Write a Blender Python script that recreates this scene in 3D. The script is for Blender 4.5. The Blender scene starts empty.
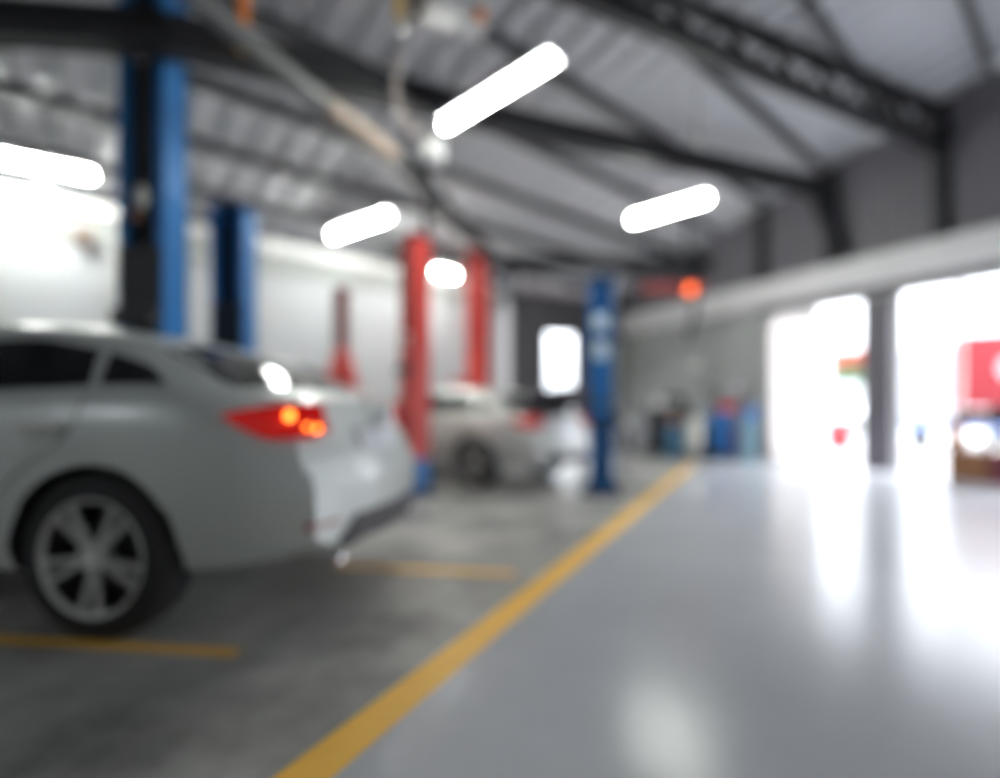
import bpy, bmesh, math, random
from mathutils import Vector, Matrix
random.seed(7)
C = bpy.context.scene.collection
F, H0, HY = 520.0, 1.03, 410.0
PI = math.pi

def gp(px, Y, py=None, z=None):
    """world point seen at picture column px at depth Y"""
    x = (px - 500) / F * Y
    if py is not None:
        z = H0 + (HY - py) / F * Y
    return Vector((x, Y, z if z is not None else 0))

# ------------------------------------------------------------------ materials
def mat(name, col, rough=.5, metal=0, coat=0, emis=None, estr=0, bump=None, vary=.08, vscale=3, spec=.5, coatr=.08):
    m = bpy.data.materials.new(name); m.use_nodes = True
    nt = m.node_tree; b = nt.nodes['Principled BSDF']
    b.inputs['Roughness'].default_value = rough
    b.inputs['Metallic'].default_value = metal
    b.inputs['Coat Weight'].default_value = coat
    b.inputs['Coat Roughness'].default_value = coatr
    b.inputs['Specular IOR Level'].default_value = spec
    tc = nt.nodes.new('ShaderNodeTexCoord')
    if vary:
        n = nt.nodes.new('ShaderNodeTexNoise'); n.inputs['Scale'].default_value = vscale
        n.inputs['Detail'].default_value = 4
        r = nt.nodes.new('ShaderNodeMix'); r.data_type = 'RGBA'
        r.inputs[6].default_value = (*[c * (1 - vary) for c in col], 1)
        r.inputs[7].default_value = (*[min(1, c * (1 + vary)) for c in col], 1)
        nt.links.new(tc.outputs['Object'], n.inputs['Vector'])
        nt.links.new(n.outputs['Fac'], r.inputs[0]); nt.links.new(r.outputs[2], b.inputs['Base Color'])
    else:
        b.inputs['Base Color'].default_value = (*col, 1)
    if emis:
        b.inputs['Emission Color'].default_value = (*emis, 1); b.inputs['Emission Strength'].default_value = estr
    if bump:
        kind, sc, dist = bump
        if kind == 'noise':
            t = nt.nodes.new('ShaderNodeTexNoise'); t.inputs['Scale'].default_value = sc
        bn = nt.nodes.new('ShaderNodeBump'); bn.inputs['Distance'].default_value = dist
        nt.links.new(tc.outputs['Object'], t.inputs['Vector'])
        nt.links.new(t.outputs[0], bn.inputs['Height']); nt.links.new(bn.outputs[0], b.inputs['Normal'])
    return m

M = {}
M['silver'] = mat('silver_paint', (.56, .59, .57), .38, .2, .6, vary=.02)
M['silver2'] = mat('light_silver_paint', (.62, .63, .6), .4, .15, .4, vary=.02)
M['whitecar'] = mat('white_paint', (.8, .8, .79), .3, 0, .8, vary=.02)
M['glass'] = mat('dark_tinted_glass', (.012, .014, .016), .06, 0, 0, vary=0, spec=.1)
M['tyre'] = mat('tyre_rubber', (.018, .018, .019), .7, bump=('noise', 60, .002))
M['rim'] = mat('grey_alloy', (.55, .55, .53), .4, .5)
M['black'] = mat('black_plastic', (.02, .02, .022), .5)
M['diff'] = mat('charcoal_plastic', (.055, .052, .06), .5)
M['chrome'] = mat('chrome', (.85, .86, .86), .1, 1, vary=0)
M['tail'] = mat('red_lens', (.3, .004, .004), .1, 0, .6, emis=(1, .01, .005), estr=.06, vary=0)
M['tailhot'] = mat('glowing_bulb', (1, .3, .05), .2, emis=(1, .16, .02), estr=2.0, vary=0)
M['plate'] = mat('number_plate', (.62, .64, .68), .4)
M['blue'] = mat('blue_enamel', (.012, .15, .42), .5, 0, 0)
M['blue2'] = mat('bright_blue_enamel', (.02, .18, .52), .45, 0, .1)
M['blued'] = mat('deep_blue_enamel', (.012, .06, .17), .4, 0, .3)
M['red'] = mat('red_enamel', (.62, .045, .035), .45, 0, .1)
M['redd'] = mat('dark_red_enamel', (.22, .012, .014), .45)
M['steel'] = mat('dark_painted_steel', (.02, .02, .023), .6)
M['steelm'] = mat('grey_painted_steel', (.085, .085, .09), .6)
M['galv'] = mat('galvanised_sheet', (.62, .62, .65), .5, .1, vary=.12, vscale=.7)
M['wallw'] = mat('white_wall_paint', (.5, .51, .53), .6, vary=.03, vscale=.6)
M['wallg'] = mat('grey_wall_paint', (.36, .37, .36), .6, vary=.06, vscale=.8)
M['wallc'] = mat('corrugated_grey_wall', (.2, .19, .215), .5, .1, vary=.1, vscale=.8)
M['walldark'] = mat('dark_panel_wall', (.085, .08, .09), .6)
M['band'] = mat('pale_beam_paint', (.75, .74, .74), .5)
M['frame'] = mat('grey_violet_frame', (.14, .13, .15), .5)
M['yellow'] = mat('yellow_floor_paint', (1, .53, .07), .5, vary=.12, vscale=6)
M['cream'] = mat('cream_paint', (.6, .6, .56), .4)
M['orange'] = mat('orange_plastic', (.85, .25, .04), .4)
M['yel'] = mat('yellow_plastic', (.75, .45, .04), .4)
M['brown'] = mat('brown_wood', (.3, .13, .055), .5, vary=.25, vscale=8)
M['white'] = mat('white_plastic', (.8, .8, .8), .35)
M['greyp'] = mat('grey_plastic', (.35, .35, .37), .4)
M['teal'] = mat('teal_blue_paint', (.05, .16, .28), .35, coat=.3)
M['lblue'] = mat('pale_blue_paint', (.2, .36, .45), .45)
M['maroon'] = mat('maroon_paint', (.22, .04, .07), .4)
M['skin'] = mat('copper_brown_rubber', (.22, .11, .08), .5)
M['ductgrey'] = mat('duct_grey', (.1, .1, .1), .5)
M['label'] = mat('pale_blue_highlight', (.7, .85, 1), .3)  # pale colour standing in for bright highlights on the blue post
M['lamp'] = mat('lit_tube_cover', (1, 1, .97), .4, emis=(.96, 1, .93), estr=27, vary=0)
M['beacon'] = mat('lit_orange_lens', (.8, .2, .05), .3, emis=(1, .13, .02), estr=1.0, vary=0)
M['yard'] = mat('pale_concrete_yard', (.2, .2, .2), .8, vary=.1, vscale=.5)
M['green'] = mat('green_cloth', (.02, .07, .025), .7)
M['orangec'] = mat('orange_cloth', (.2, .03, .012), .7)
M['paintred'] = mat('bright_red_panel', (.2, .008, .014), .5)
M['ltblue'] = mat('pale_blue_skirt', (.08, .14, .34), .5)

# translucent white sheet for the sliding leaf
m = bpy.data.materials.new('frosted_white_sheet'); m.use_nodes = True
nt = m.node_tree; out = nt.nodes['Material Output']; b = nt.nodes['Principled BSDF']
b.inputs['Base Color'].default_value = (.7, .69, .69, 1); b.inputs['Roughness'].default_value = .5
tr = nt.nodes.new('ShaderNodeBsdfTranslucent'); tr.inputs[0].default_value = (.66, .63, .62, 1)
mx = nt.nodes.new('ShaderNodeMixShader'); mx.inputs[0].default_value = .7
nt.links.new(b.outputs[0], mx.inputs[1]); nt.links.new(tr.outputs[0], mx.inputs[2]); nt.links.new(mx.outputs[0], out.inputs[0])
M['frost'] = m

# yellow line : ground points
LA = gp(303, 535.6 / (778 - HY)); LB = gp(688, 535.6 / (468 - HY)); LA.z = LB.z = 0
ldir = (LB - LA).normalized(); lnor = Vector((ldir.y, -ldir.x, 0))   # points to the right of the line

# floor material : polished grey lane right of the line, duller bay concrete left of it
m = bpy.data.materials.new('polished_concrete'); m.use_nodes = True
nt = m.node_tree; b = nt.nodes['Principled BSDF']; N = nt.nodes.new; L = nt.links.new
tc = N('ShaderNodeTexCoord')
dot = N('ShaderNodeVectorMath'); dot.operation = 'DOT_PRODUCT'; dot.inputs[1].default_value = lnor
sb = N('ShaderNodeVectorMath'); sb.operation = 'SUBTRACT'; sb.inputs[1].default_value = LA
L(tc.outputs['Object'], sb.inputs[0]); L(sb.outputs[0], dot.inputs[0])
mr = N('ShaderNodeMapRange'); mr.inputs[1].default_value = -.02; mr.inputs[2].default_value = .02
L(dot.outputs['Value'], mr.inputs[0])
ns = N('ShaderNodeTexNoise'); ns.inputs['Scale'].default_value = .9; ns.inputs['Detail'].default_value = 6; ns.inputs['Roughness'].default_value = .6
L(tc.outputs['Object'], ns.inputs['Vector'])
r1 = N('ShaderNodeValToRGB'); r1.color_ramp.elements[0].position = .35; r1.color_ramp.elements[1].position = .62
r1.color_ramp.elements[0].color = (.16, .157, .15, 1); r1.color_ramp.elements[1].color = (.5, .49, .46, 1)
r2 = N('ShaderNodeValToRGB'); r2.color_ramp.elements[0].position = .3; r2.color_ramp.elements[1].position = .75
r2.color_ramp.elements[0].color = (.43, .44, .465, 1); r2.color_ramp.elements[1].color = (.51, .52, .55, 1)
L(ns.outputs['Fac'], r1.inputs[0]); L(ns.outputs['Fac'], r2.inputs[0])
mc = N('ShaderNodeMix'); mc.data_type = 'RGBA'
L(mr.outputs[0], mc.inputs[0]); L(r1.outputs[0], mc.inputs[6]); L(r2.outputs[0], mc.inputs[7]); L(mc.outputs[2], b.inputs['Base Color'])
mrr = N('ShaderNodeMapRange'); mrr.inputs[3].default_value = .4; mrr.inputs[4].default_value = .23
L(mr.outputs[0], mrr.inputs[0]); L(mrr.outputs[0], b.inputs['Roughness'])
b.inputs['Specular IOR Level'].default_value = .22
M['floor'] = m

# ------------------------------------------------------------------ mesh builder
class MB:
    def __init__(s): s.bm = bmesh.new()
    def box(s, c, size, rz=0, rx=0, ry=0, bev=0):
        r = bmesh.ops.create_cube(s.bm, size=1)
        vs = r['verts']
        mt = Matrix.Translation(c) @ Matrix.Rotation(rz, 4, 'Z') @ Matrix.Rotation(ry, 4, 'Y') @ Matrix.Rotation(rx, 4, 'X') @ Matrix.Diagonal((*size, 1))
        bmesh.ops.transform(s.bm, matrix=mt, verts=vs)
        if bev:
            es = list({e for v in vs for e in v.link_edges})
            bmesh.ops.bevel(s.bm, geom=es, offset=bev, segments=2, affect='EDGES', profile=.5)
        return s
    def cyl(s, p0, p1, r, r2=None, seg=20):
        p0, p1 = Vector(p0), Vector(p1); d = p1 - p0
        q = d.to_track_quat('Z', 'Y').to_matrix().to_4x4()
        bmesh.ops.create_cone(s.bm, cap_ends=True, segments=seg, radius1=r, radius2=r if r2 is None else r2, depth=d.length,
                              matrix=Matrix.Translation((p0 + p1) / 2) @ q)
        return s
    def beam(s, p0, p1, w, h):
        p0, p1 = Vector(p0), Vector(p1); d = p1 - p0
        q = d.to_track_quat('X', 'Z').to_matrix().to_4x4()
        r = bmesh.ops.create_cube(s.bm, size=1)
        bmesh.ops.transform(s.bm, matrix=Matrix.Translation((p0 + p1) / 2) @ q @ Matrix.Diagonal((d.length, w, h, 1)), verts=r['verts'])
        return s
    def ibeam(s, p0, p1, w, h, t=.02):
        p0, p1 = Vector(p0), Vector(p1); up = Vector((0, 0, 1))
        s.beam(p0 + up * (h / 2 - t / 2), p1 + up * (h / 2 - t / 2), w, t)
        s.beam(p0 - up * (h / 2 - t / 2), p1 - up * (h / 2 - t / 2), w, t)
        s.beam(p0, p1, t, h - 2 * t); return s
    def sph(s, c, r, sc=(1, 1, 1)):
        bmesh.ops.create_uvsphere(s.bm, u_segments=18, v_segments=12, radius=r, matrix=Matrix.Translation(c) @ Matrix.Diagonal((*sc, 1)))
        return s
    def tube(s, pts, r, seg=10):
        for a, b in zip(pts, pts[1:]): s.cyl(a, b, r, seg=seg)
        for p in pts[1:-1]: s.sph(p, r)
        return s
    def lathe(s, prof, axis='Z', c=(0, 0, 0), seg=40):
        rings = []
        for k in range(seg):
            a = 2 * PI * k / seg; ca, sa = math.cos(a), math.sin(a); ring = []
            for r, h in prof:
                v = (r * ca, r * sa, h) if axis == 'Z' else (r * ca, h, r * sa)
                ring.append(s.bm.verts.new(Vector(v) + Vector(c)))
            rings.append(ring)
        for k in range(seg):
            A, B = rings[k], rings[(k + 1) % seg]
            for i in range(len(prof) - 1): s.bm.faces.new((A[i], B[i], B[i + 1], A[i + 1]))
        return s
    def face(s, pts):
        s.bm.faces.new([s.bm.verts.new(p) for p in pts]); return s
    def prism(s, pts, d):
        d = Vector(d); a = [s.bm.verts.new(p) for p in pts]; b = [s.bm.verts.new(Vector(p) + d) for p in pts]
        s.bm.faces.new(a); s.bm.faces.new(b[::-1])
        for i in range(len(a)):
            j = (i + 1) % len(a); s.bm.faces.new((a[j], a[i], b[i], b[j]))
        return s
    def build(s, name, m, parent=None, label=None, smooth=False, cat=None, kind=None, group=None):
        bmesh.ops.recalc_face_normals(s.bm, faces=s.bm.faces)
        me = bpy.data.meshes.new(name); s.bm.to_mesh(me); s.bm.free()
        me.materials.append(m)
        if smooth:
            for p in me.polygons: p.use_smooth = True
            try: me.set_sharp_from_angle(angle=R(40))
            except Exception: pass
        o = bpy.data.objects.new(name, me); C.objects.link(o)
        if parent: o.parent = parent
        if label: o['label'] = label
        if cat: o['category'] = cat
        if kind: o['kind'] = kind
        if group: o['group'] = group
        return o
def R(d): return math.radians(d)
def thing(name, label, cat, loc=(0, 0, 0), rz=0, group=None):
    o = bpy.data.objects.new(name, None); C.objects.link(o); o.empty_display_size = .2
    o.location = loc; o.rotation_euler = (0, 0, rz); o['label'] = label; o['category'] = cat
    if group: o['group'] = group
    return o
def struct(name, mb, m, smooth=False): return mb.build(name, m, kind='structure', smooth=smooth)
def copy_tree(o, parent=None):
    c = o.copy(); C.objects.link(c)
    if parent: c.parent = parent
    for ch in list(o.children): copy_tree(ch, c)
    return c

# ------------------------------------------------------------------ room shell
C0 = Vector((3.6, 14.9, 0)); RU = Vector((.442, -.897, 0)); RIN = Vector((-.897, -.442, 0))  # right wall, towards camera / inwards
W0 = Vector((.26, 13.25, 0)); LD = Vector((-.756, -.655, 0)); LN = Vector((.655, -.756, 0))   # left wall, towards camera / inwards
FD = (W0 - C0).normalized(); FN = Vector((-FD.y, FD.x, 0))
if FN.y > 0: FN = -FN
def roofz(p): return 4.3 + .19 * (Vector((p[0], p[1], 0)) - W0).dot(LN)
RE = C0 + RU * 21.4; LE = W0 + LD * 14.2
POLY = [RE, C0, W0, LE, Vector((LE.x, -4.2, 0)), Vector((RE.x, -4.2, 0))]
RE = Vector((RE.x, RE.y, 0))
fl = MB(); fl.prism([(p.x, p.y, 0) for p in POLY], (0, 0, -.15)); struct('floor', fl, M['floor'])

def wall_seg(mb, o, d, n, s0, s1, z0, z1=None, th=.18, inset=0):
    """wall piece between s0 and s1; z1 None = up to the roof"""
    a = o + d * s0 - n * inset; b = o + d * s1 - n * inset
    ta = z1 if z1 is not None else roofz(a) + .0; tb = z1 if z1 is not None else roofz(b) + .0
    mb.prism([(a.x, a.y, z0), (b.x, b.y, z0), (b.x, b.y, tb), (a.x, a.y, ta)], -n * th)
def corr(mb, o, d, n, s0, s1, z0, z1=None, pitch=.2, dep=.035):
    """ribbed sheet standing just inside the wall face"""
    s = s0
    while s < s1 - .01:
        e = min(s + pitch, s1)
        q = [(s, 0), (s + (e - s) * .35, 0), (s + (e - s) * .45, dep), (s + (e - s) * .9, dep), (e, 0)]
        for (a, da), (b, db) in zip(q, q[1:]):
            pa = o + d * a + n * (da + .003); pb = o + d * b + n * (db + .003)
            ta = z1 if z1 is not None else roofz(pa); tb = z1 if z1 is not None else roofz(pb)
            mb.face([(pa.x, pa.y, z0), (pb.x, pb.y, z0), (pb.x, pb.y, tb), (pa.x, pa.y, ta)])
        s = e
def sY(Y): return (14.9 - Y) / .897
D1 = (sY(10.87), sY(9.16)); D2 = (sY(8.72), sY(5.6)); D3 = (sY(5.1), sY(2.0)); D4 = (sY(1.5), sY(-2.4)); DT = 3.03
wr_ = MB()
prev = 0
for a, b_ in (D1, D2, D3, D4):
    wall_seg(wr_, C0, RU, RIN, prev, a, 0); wall_seg(wr_, C0, RU, RIN, a, b_, DT); prev = b_
wall_seg(wr_, C0, RU, RIN, prev, 21.4, 0)
struct('wall_right', wr_, M['wallg'])
cw = MB(); corr(cw, C0, RU, RIN, 0.05, 21.3, 3.72); struct('trim_1', cw, M['wallc'])
cw = MB(); corr(cw, C0, RU, RIN, 0.05, D1[0] - .25, 0.02, 3.1, .24, .03); struct('trim_2', cw, M['wallg'])
bd = MB()
a = C0 + RIN * .12; 
bd.beam(a + Vector((0, 0, 3.5)), a + RU * 21.2 + Vector((0, 0, 3.5)), .3, .34)
a2 = C0 + RIN * .07
bd.beam(a2 + Vector((0, 0, 3.25)), a2 + RU * 21.2 + Vector((0, 0, 3.25)), .2, .14)
struct('trim_3', bd, M['band'])
fr = MB()      # dark frames around the openings
a = C0 + RIN * .03 + RU * (D1[0] - .15)
fr.beam(a + Vector((0, 0, 3.13)), a + RU * 16.2 + Vector((0, 0, 3.13)), .1, .16)
for s0, s1 in ((D1[1], D2[0]), (D2[1], D3[0]), (D3[1], D4[0])):
    c = C0 + RU * ((s0 + s1) / 2) + RIN * .04
    fr.box((c.x, c.y, 1.47), (.14, (s1 - s0) - .02, 2.94), rz=math.atan2(-RIN.y, -RIN.x))
struct('trim_4', fr, M['frame'])

def leaf(s0, s1, off, name, framed):
    t = bpy.data.objects.new(name, None); C.objects.link(t); t['kind'] = 'structure'
    c = C0 + RU * ((s0 + s1) / 2) - RIN * off; t.location = (c.x, c.y, 0)
    t.rotation_euler = (0, 0, math.atan2(RU.y, RU.x)); w = s1 - s0
    p = MB(); p.box((0, 0, 1.5), (w - .08, .02, 2.9)); p.build('panel', M['frost'], t)
    f = MB()
    for x in (-w / 2 + .03, w / 2 - .03): f.box((x, 0, 1.51), (.05, .05, 3.0))
    for z in (.04, 2.98): f.box((0, 0, z), (w, .05, .06))
    f.build('door_frame', M['cream'], t)
    return t
def thin_frame(s0, s1, name, mids=()):
    f = MB()
    for s in (s0 + .025, s1 - .025, *mids):
        c = C0 + RU * s - RIN * .09; f.box((c.x, c.y, 1.515), (.05, .05, 3.03), rz=math.atan2(RU.y, RU.x))
    a = C0 + RU * s0 - RIN * .09; b = C0 + RU * s1 - RIN * .09
    f.beam(a + Vector((0, 0, 3.0)), b + Vector((0, 0, 3.0)), .05, .05)
    struct(name, f, M['cream'])
leaf(D1[0], D1[0] + .95, .06, 'door_1', True)
thin_frame(D1[0] + .97, D1[1], 'door_2')
thin_frame(D2[0], D2[1], 'door_3', (sY(7.97),))
thin_frame(D3[0], D3[1], 'door_4', ((D3[0] + D3[1]) / 2,))
thin_frame(D4[0], D4[1], 'door_5', ((D4[0] + D4[1]) / 2,))

# left wall : white panels, slim daylight slit next to the corner
wl = MB()
wall_seg(wl, W0, LD, LN, .0, .06, 0); wall_seg(wl, W0, LD, LN, .06, .24, 3.75); wall_seg(wl, W0, LD, LN, .06, .24, 0, 1.2)
wall_seg(wl, W0, LD, LN, .24, 14.2, 0)
struct('wall_left', wl, M['wallw'])
gl = MB(); p0 = W0 + LD * .15 - LN * .09
gl.box((p0.x, p0.y, 2.47), (.17, .01, 2.54), rz=math.atan2(LD.y, LD.x)); struct('window_1', gl, M['frost'])
lb = MB(); o_ = W0 + LN * .1 + LD * .35
lb.beam(o_ + Vector((0, 0, 3.98)), o_ + LD * 13.6 + Vector((0, 0, 3.98)), .2, .18); struct('trim_5', lb, M['band'])
lb = MB(); o_ = W0 + LN * .04 + LD * .35
lb.beam(o_ + Vector((0, 0, 3.7)), o_ + LD * 13.6 + Vector((0, 0, 3.7)), .06, .36); struct('trim_6', lb, M['wallg'])
lb = MB(); o_ = W0 + LN * .05 + LD * .4
lb.beam(o_ + Vector((0, 0, 4.2)), o_ + LD * 13.6 + Vector((0, 0, 4.2)), .08, .22); struct('trim_7', lb, M['steel'])
lp = MB()
for s in (1.1, 2.9, 4.6, 6.2, 7.25, 8.2, 9.4, 11, 12.6):
    c = W0 + LD * s + LN * .03; lp.box((c.x, c.y, 1.76), (.14, .06, 3.52), rz=math.atan2(LD.y, LD.x))
struct('trim_8', lp, mat('light_grey_post', (.5, .5, .5), .6))

# far wall with the doorway
LF = (W0 - C0).length; dS0 = LF - 2.05; dS1 = LF - 1.0
wf = MB()
wall_seg(wf, C0, FD, FN, -.1, dS0, 0); wall_seg(wf, C0, FD, FN, dS0, dS1, 3.12); wall_seg(wf, C0, FD, FN, dS1, LF, 0)
struct('wall_far', wf, M['walldark'])
cw = MB(); corr(cw, C0, FD, FN, .02, dS0 - .45, .02, 3.0, .24, .03); struct('trim_9', cw, M['wallg'])
df = MB()
for s in (dS0 + .03, dS1 - .03):
    c = C0 + FD * s + FN * .0; df.box((c.x, c.y, 1.56), (.06, .1, 3.12), rz=math.atan2(FD.y, FD.x))
a = C0 + FD * dS0; b_ = C0 + FD * dS1
df.beam(a + Vector((0, 0, 3.1)), b_ + Vector((0, 0, 3.1)), .1, .06); struct('door_6', df, M['steel'])
pb = MB(); a = C0 + FN * .15 + FD * .3; pb.beam(a + Vector((0, 0, 4.17)), C0 + FN * .15 + FD * (LF - .2) + Vector((0, 0, 4.17)), .22, .22)
struct('trim_10', pb, mat('pale_pink_beam', (.75, .68, .7), .5))

# walls behind the camera
wb_ = MB()
LB1, RB1 = POLY[4], POLY[5]
for a, b_, n in ((LE, LB1, Vector((1, 0, 0))), (LB1, RB1, Vector((0, 1, 0)))):
    d = (b_ - a).normalized(); wall_seg(wb_, a, d, n, 0, (b_ - a).length, 0)
struct('wall_back', wb_, M['wallg'])

# roof : corrugated sheets rising from the left wall towards the camera side
def clip_poly(bm, zoff=0):
    cx = Vector((0, 5, 0))
    for i in range(len(POLY)):
        a, b = POLY[i], POLY[(i + 1) % len(POLY)]
        if (b - a).length < .3: continue
        n = Vector(((b - a).y, -(b - a).x, 0)).normalized()
        if (cx - a).dot(n) > 0: n = -n
        bmesh.ops.bisect_plane(bm, geom=bm.verts[:] + bm.edges[:] + bm.faces[:], plane_co=a + n * .2, plane_no=n, clear_outer=True)
rf = MB(); e1 = -LD; pitch = .42
Lr = 30; s = -18.0
prof = []
while s < 14: prof += [(s, 0), (s + pitch * .3, 0), (s + pitch * .42, .08), (s + pitch * .88, .08)]; s += pitch
vs = []
for s, dz in prof:
    a = W0 + e1 * s + LN * -4; b = W0 + e1 * s + LN * 26
    vs.append((rf.bm.verts.new((a.x, a.y, roofz(a) + dz + .02)), rf.bm.verts.new((b.x, b.y, roofz(b) + dz + .02))))
for (a, b), (c, d) in zip(vs, vs[1:]): rf.bm.faces.new((a, b, d, c))
clip_poly(rf.bm)
ceil = struct('ceiling', rf, M['galv'])
sol = ceil.modifiers.new('thick', 'SOLIDIFY'); sol.thickness = .03; sol.offset = 1

# purlins under the sheets
def inside(p):
    for i in range(len(POLY)):
        a, b = POLY[i], POLY[(i + 1) % len(POLY)]
        n = Vector(((b - a).y, -(b - a).x, 0)).normalized()
        if (Vector((0, 5, 0)) - a).dot(n) < 0: n = -n
        if (Vector((p.x, p.y, 0)) - a).dot(n) < .05: return False
    return True
pu = MB(); d = .75
while d < 17:
    ts = [t * .1 for t in range(-180, 180) if inside(W0 + e1 * (t * .1) + LN * d)]
    if ts:
        a = W0 + e1 * ts[0] + LN * d; b = W0 + e1 * ts[-1] + LN * d
        a.z = b.z = roofz(a) - .06; pu.ibeam(a, b, .07, .15, .012)
    d += 1.15
struct('trim_11', pu, M['steelm'])

# trusses square to the right wall and stub columns
def truss(name, Yc, length, web, zb=None, drop=0):
    s = sY(Yc); w = C0 + RU * s + RIN * .12; e = w + RIN * length
    zt0 = roofz(w) - .14; zt1 = roofz(e) - .14
    z0 = (zb if zb else zt0 - web); z1 = z0 + drop
    t = MB()
    t.ibeam((w.x, w.y, z0), (e.x, e.y, z1), .16, .16, .025)
    t.ibeam((w.x, w.y, zt0 - .06), (e.x, e.y, max(zt1, z1 + .3) - .06), .14, .14, .025)
    n = int(length / .8)
    for k in range(n):
        f0, f1, fm = k / n, (k + 1) / n, (k + .5) / n
        P = lambda f, top: Vector((w.x + (e.x - w.x) * f, w.y + (e.y - w.y) * f, (zt0 + (max(zt1, z1 + .3) - zt0) * f - .08) if top else z0 + (z1 - z0) * f))
        t.beam(P(f0, 0), P(fm, 1), .07, .07); t.beam(P(fm, 1), P(f1, 0), .07, .07)
    return t.build(name, M['steel'], kind='structure')
truss('trim_12', 8.12, 9.5, .5, 5.08)
truss('trim_13', 6.3, 10.0, .5, 5.3)
truss('trim_14', 4.4, 10.5, .5, 5.5)
# main girder further in
g = MB(); ws = C0 + RU * sY(9.63) + RIN * .12
g0 = Vector((ws.x, ws.y, 5.08)); gm = gp(520, 6.6, 125); gl_ = gp(170, 4.3, 35)
g.ibeam(g0, gm, .2, .3, .03); g.ibeam(gm, gl_, .2, .3, .03); g.ibeam(gl_, gp(-150, 4.2, 12), .2, .3, .03)
struct('trim_15', g, M['steel'])
g = MB()
a = gp(500, 10.9, 262); b_ = C0 + RU * sY(12.1) + RIN * .1; b_.z = 4.4
g.ibeam(a, b_, .18, .26, .03); c_ = W0 + LD * 4 + LN * .7; c_.z = 4.05
g.ibeam(c_, a, .16, .2, .03)
struct('trim_16', g, M['steel'])
for i, (Yc, br) in enumerate(((8.12, 0), (9.63, 1), (10.9, 0), (12.6, 0), (6.6, 0), (4.9, 1), (3, 0))):
    c = C0 + RU * sY(Yc) + RIN * .1; k = MB(); zt = roofz(c)
    k.box((c.x, c.y, (3.67 + zt - .1) / 2), (.18, .18, zt - .1 - 3.67), rz=math.atan2(RU.y, RU.x))
    if br:
        p = c + RIN * .5; q_ = c + RU * .25; k.beam((q_.x, q_.y, 3.7), (p.x, p.y, 5.0), .2, .2)
    struct('trim_%d' % (17 + i), k, M['steel'])

# painted lines
def line(name, a, b, w):
    a, b = Vector(a), Vector(b); d = (b - a).normalized(); n = Vector((-d.y, d.x, 0)) * w / 2
    k = MB(); k.prism([a + n + Vector((0, 0, .003)), b + n + Vector((0, 0, .003)), b - n + Vector((0, 0, .003)), a - n + Vector((0, 0, .003))], (0, 0, -.002))
    struct(name, k, M['yellow'])
line('trim_30', LA - ldir * .9, LB + ldir * .6, .145)
line('trim_31', gp(-60, 535.6 / (636 - HY), z=0), gp(238, 535.6 / (653 - HY), z=0), .065)
line('trim_32', gp(335, 535.6 / (566 - HY), z=0), gp(515, 535.6 / (574 - HY), z=0), .09)

# ------------------------------------------------------------------ cars
def curve(keys):
    xs = [k[0] for k in keys]; ys = [k[1] for k in keys]; n = len(xs)
    dl = [(ys[i + 1] - ys[i]) / (xs[i + 1] - xs[i]) for i in range(n - 1)]
    mm = [dl[0]] + [0 if dl[i - 1] * dl[i] <= 0 else 2 * dl[i - 1] * dl[i] / (dl[i - 1] + dl[i]) for i in range(1, n - 1)] + [dl[-1]]
    def f(x):
        if x <= xs[0]: return ys[0]
        if x >= xs[-1]: return ys[-1]
        i = max(j for j in range(n - 1) if xs[j] <= x); h = xs[i + 1] - xs[i]; t = (x - xs[i]) / h
        return ((2*t**3-3*t*t+1)*ys[i] + (t**3-2*t*t+t)*h*mm[i] + (-2*t**3+3*t*t)*ys[i+1] + (t**3-t*t)*h*mm[i+1])
    return f
c_wb = curve([(0, .75), (.08, .805), (.2, .85), (.5, .89), (1.05, .905), (2.5, .905), (3.9, .895), (4.3, .85), (4.6, .74), (4.75, .6)])
c_zb = curve([(0, 1.01), (.3, 1.07), (.7, 1.11), (1.05, 1.10), (2.5, 1.05), (3.3, 1.0), (4.0, .93), (4.5, .8), (4.75, .64)])
c_zr = curve([(0, 1.05), (.06, 1.09), (.15, 1.10), (.28, 1.14), (.5, 1.255), (.75, 1.37), (1.0, 1.445), (1.5, 1.51), (2.1, 1.52), (2.6, 1.46), (3.3, 1.12), (3.5, 1.08), (4.2, .99), (4.6, .84), (4.75, .67)])
c_wr = curve([(0, .62), (.2, .67), (.35, .70), (.7, .61), (1.1, .6), (2, .61), (2.7, .6), (3.2, .66), (3.5, .68), (4.4, .6), (4.75, .4)])
c_zs = curve([(0, .40), (.3, .31), (1, .27), (3.9, .26), (4.4, .25), (4.75, .32)])
def sec(x):
    wb, zb, zr, wr, zs = c_wb(x), c_zb(x), c_zr(x), c_wr(x), c_zs(x)
    g = zr - zb; dr = min(.085, g * .4); u = min(1, g / .2)
    P8 = (wb - .10, zb + .03 * u); P10 = (min(wr + .02, wb - .12), zr - dr)
    return [(0, zs), (wb - .15, zs), (wb - .05, zs + .03), (wb - .012, zs + .15), (wb - .012, .585 if x < 4.6 else .5), (wb, .62 if x < 4.6 else .52),
            (wb - .002, .7 if zb > .75 else zb - .09), (wb - .018, zb - .16 if zb > .9 else zb - .06), (wb - .04, zb - .05), (wb - .07, zb), P8,
            ((P8[0] + P10[0]) / 2 + .012 * u, (P8[1] + P10[1]) / 2), P10, (wr - .05, zr - dr * .4), (wr * .55, zr - dr * .1), (0, zr)]
def warp(x, y, z):
    if x < .5:
        k = 1 - x / .5; t = max(0, min(1, (.78 - z) / .06)); t = t * t * (3 - 2 * t)
        x = x - k * (.15 * (1 - (y / .85) ** 2) + .05 * t * 1)
        if z > .78: x += k * .10 * (z - .78) / .3
    if x > 4.2:
        k = (x - 4.2) / .55; x += k * .18 * (1 - (y / .85) ** 2)
    return x, y, z
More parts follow.
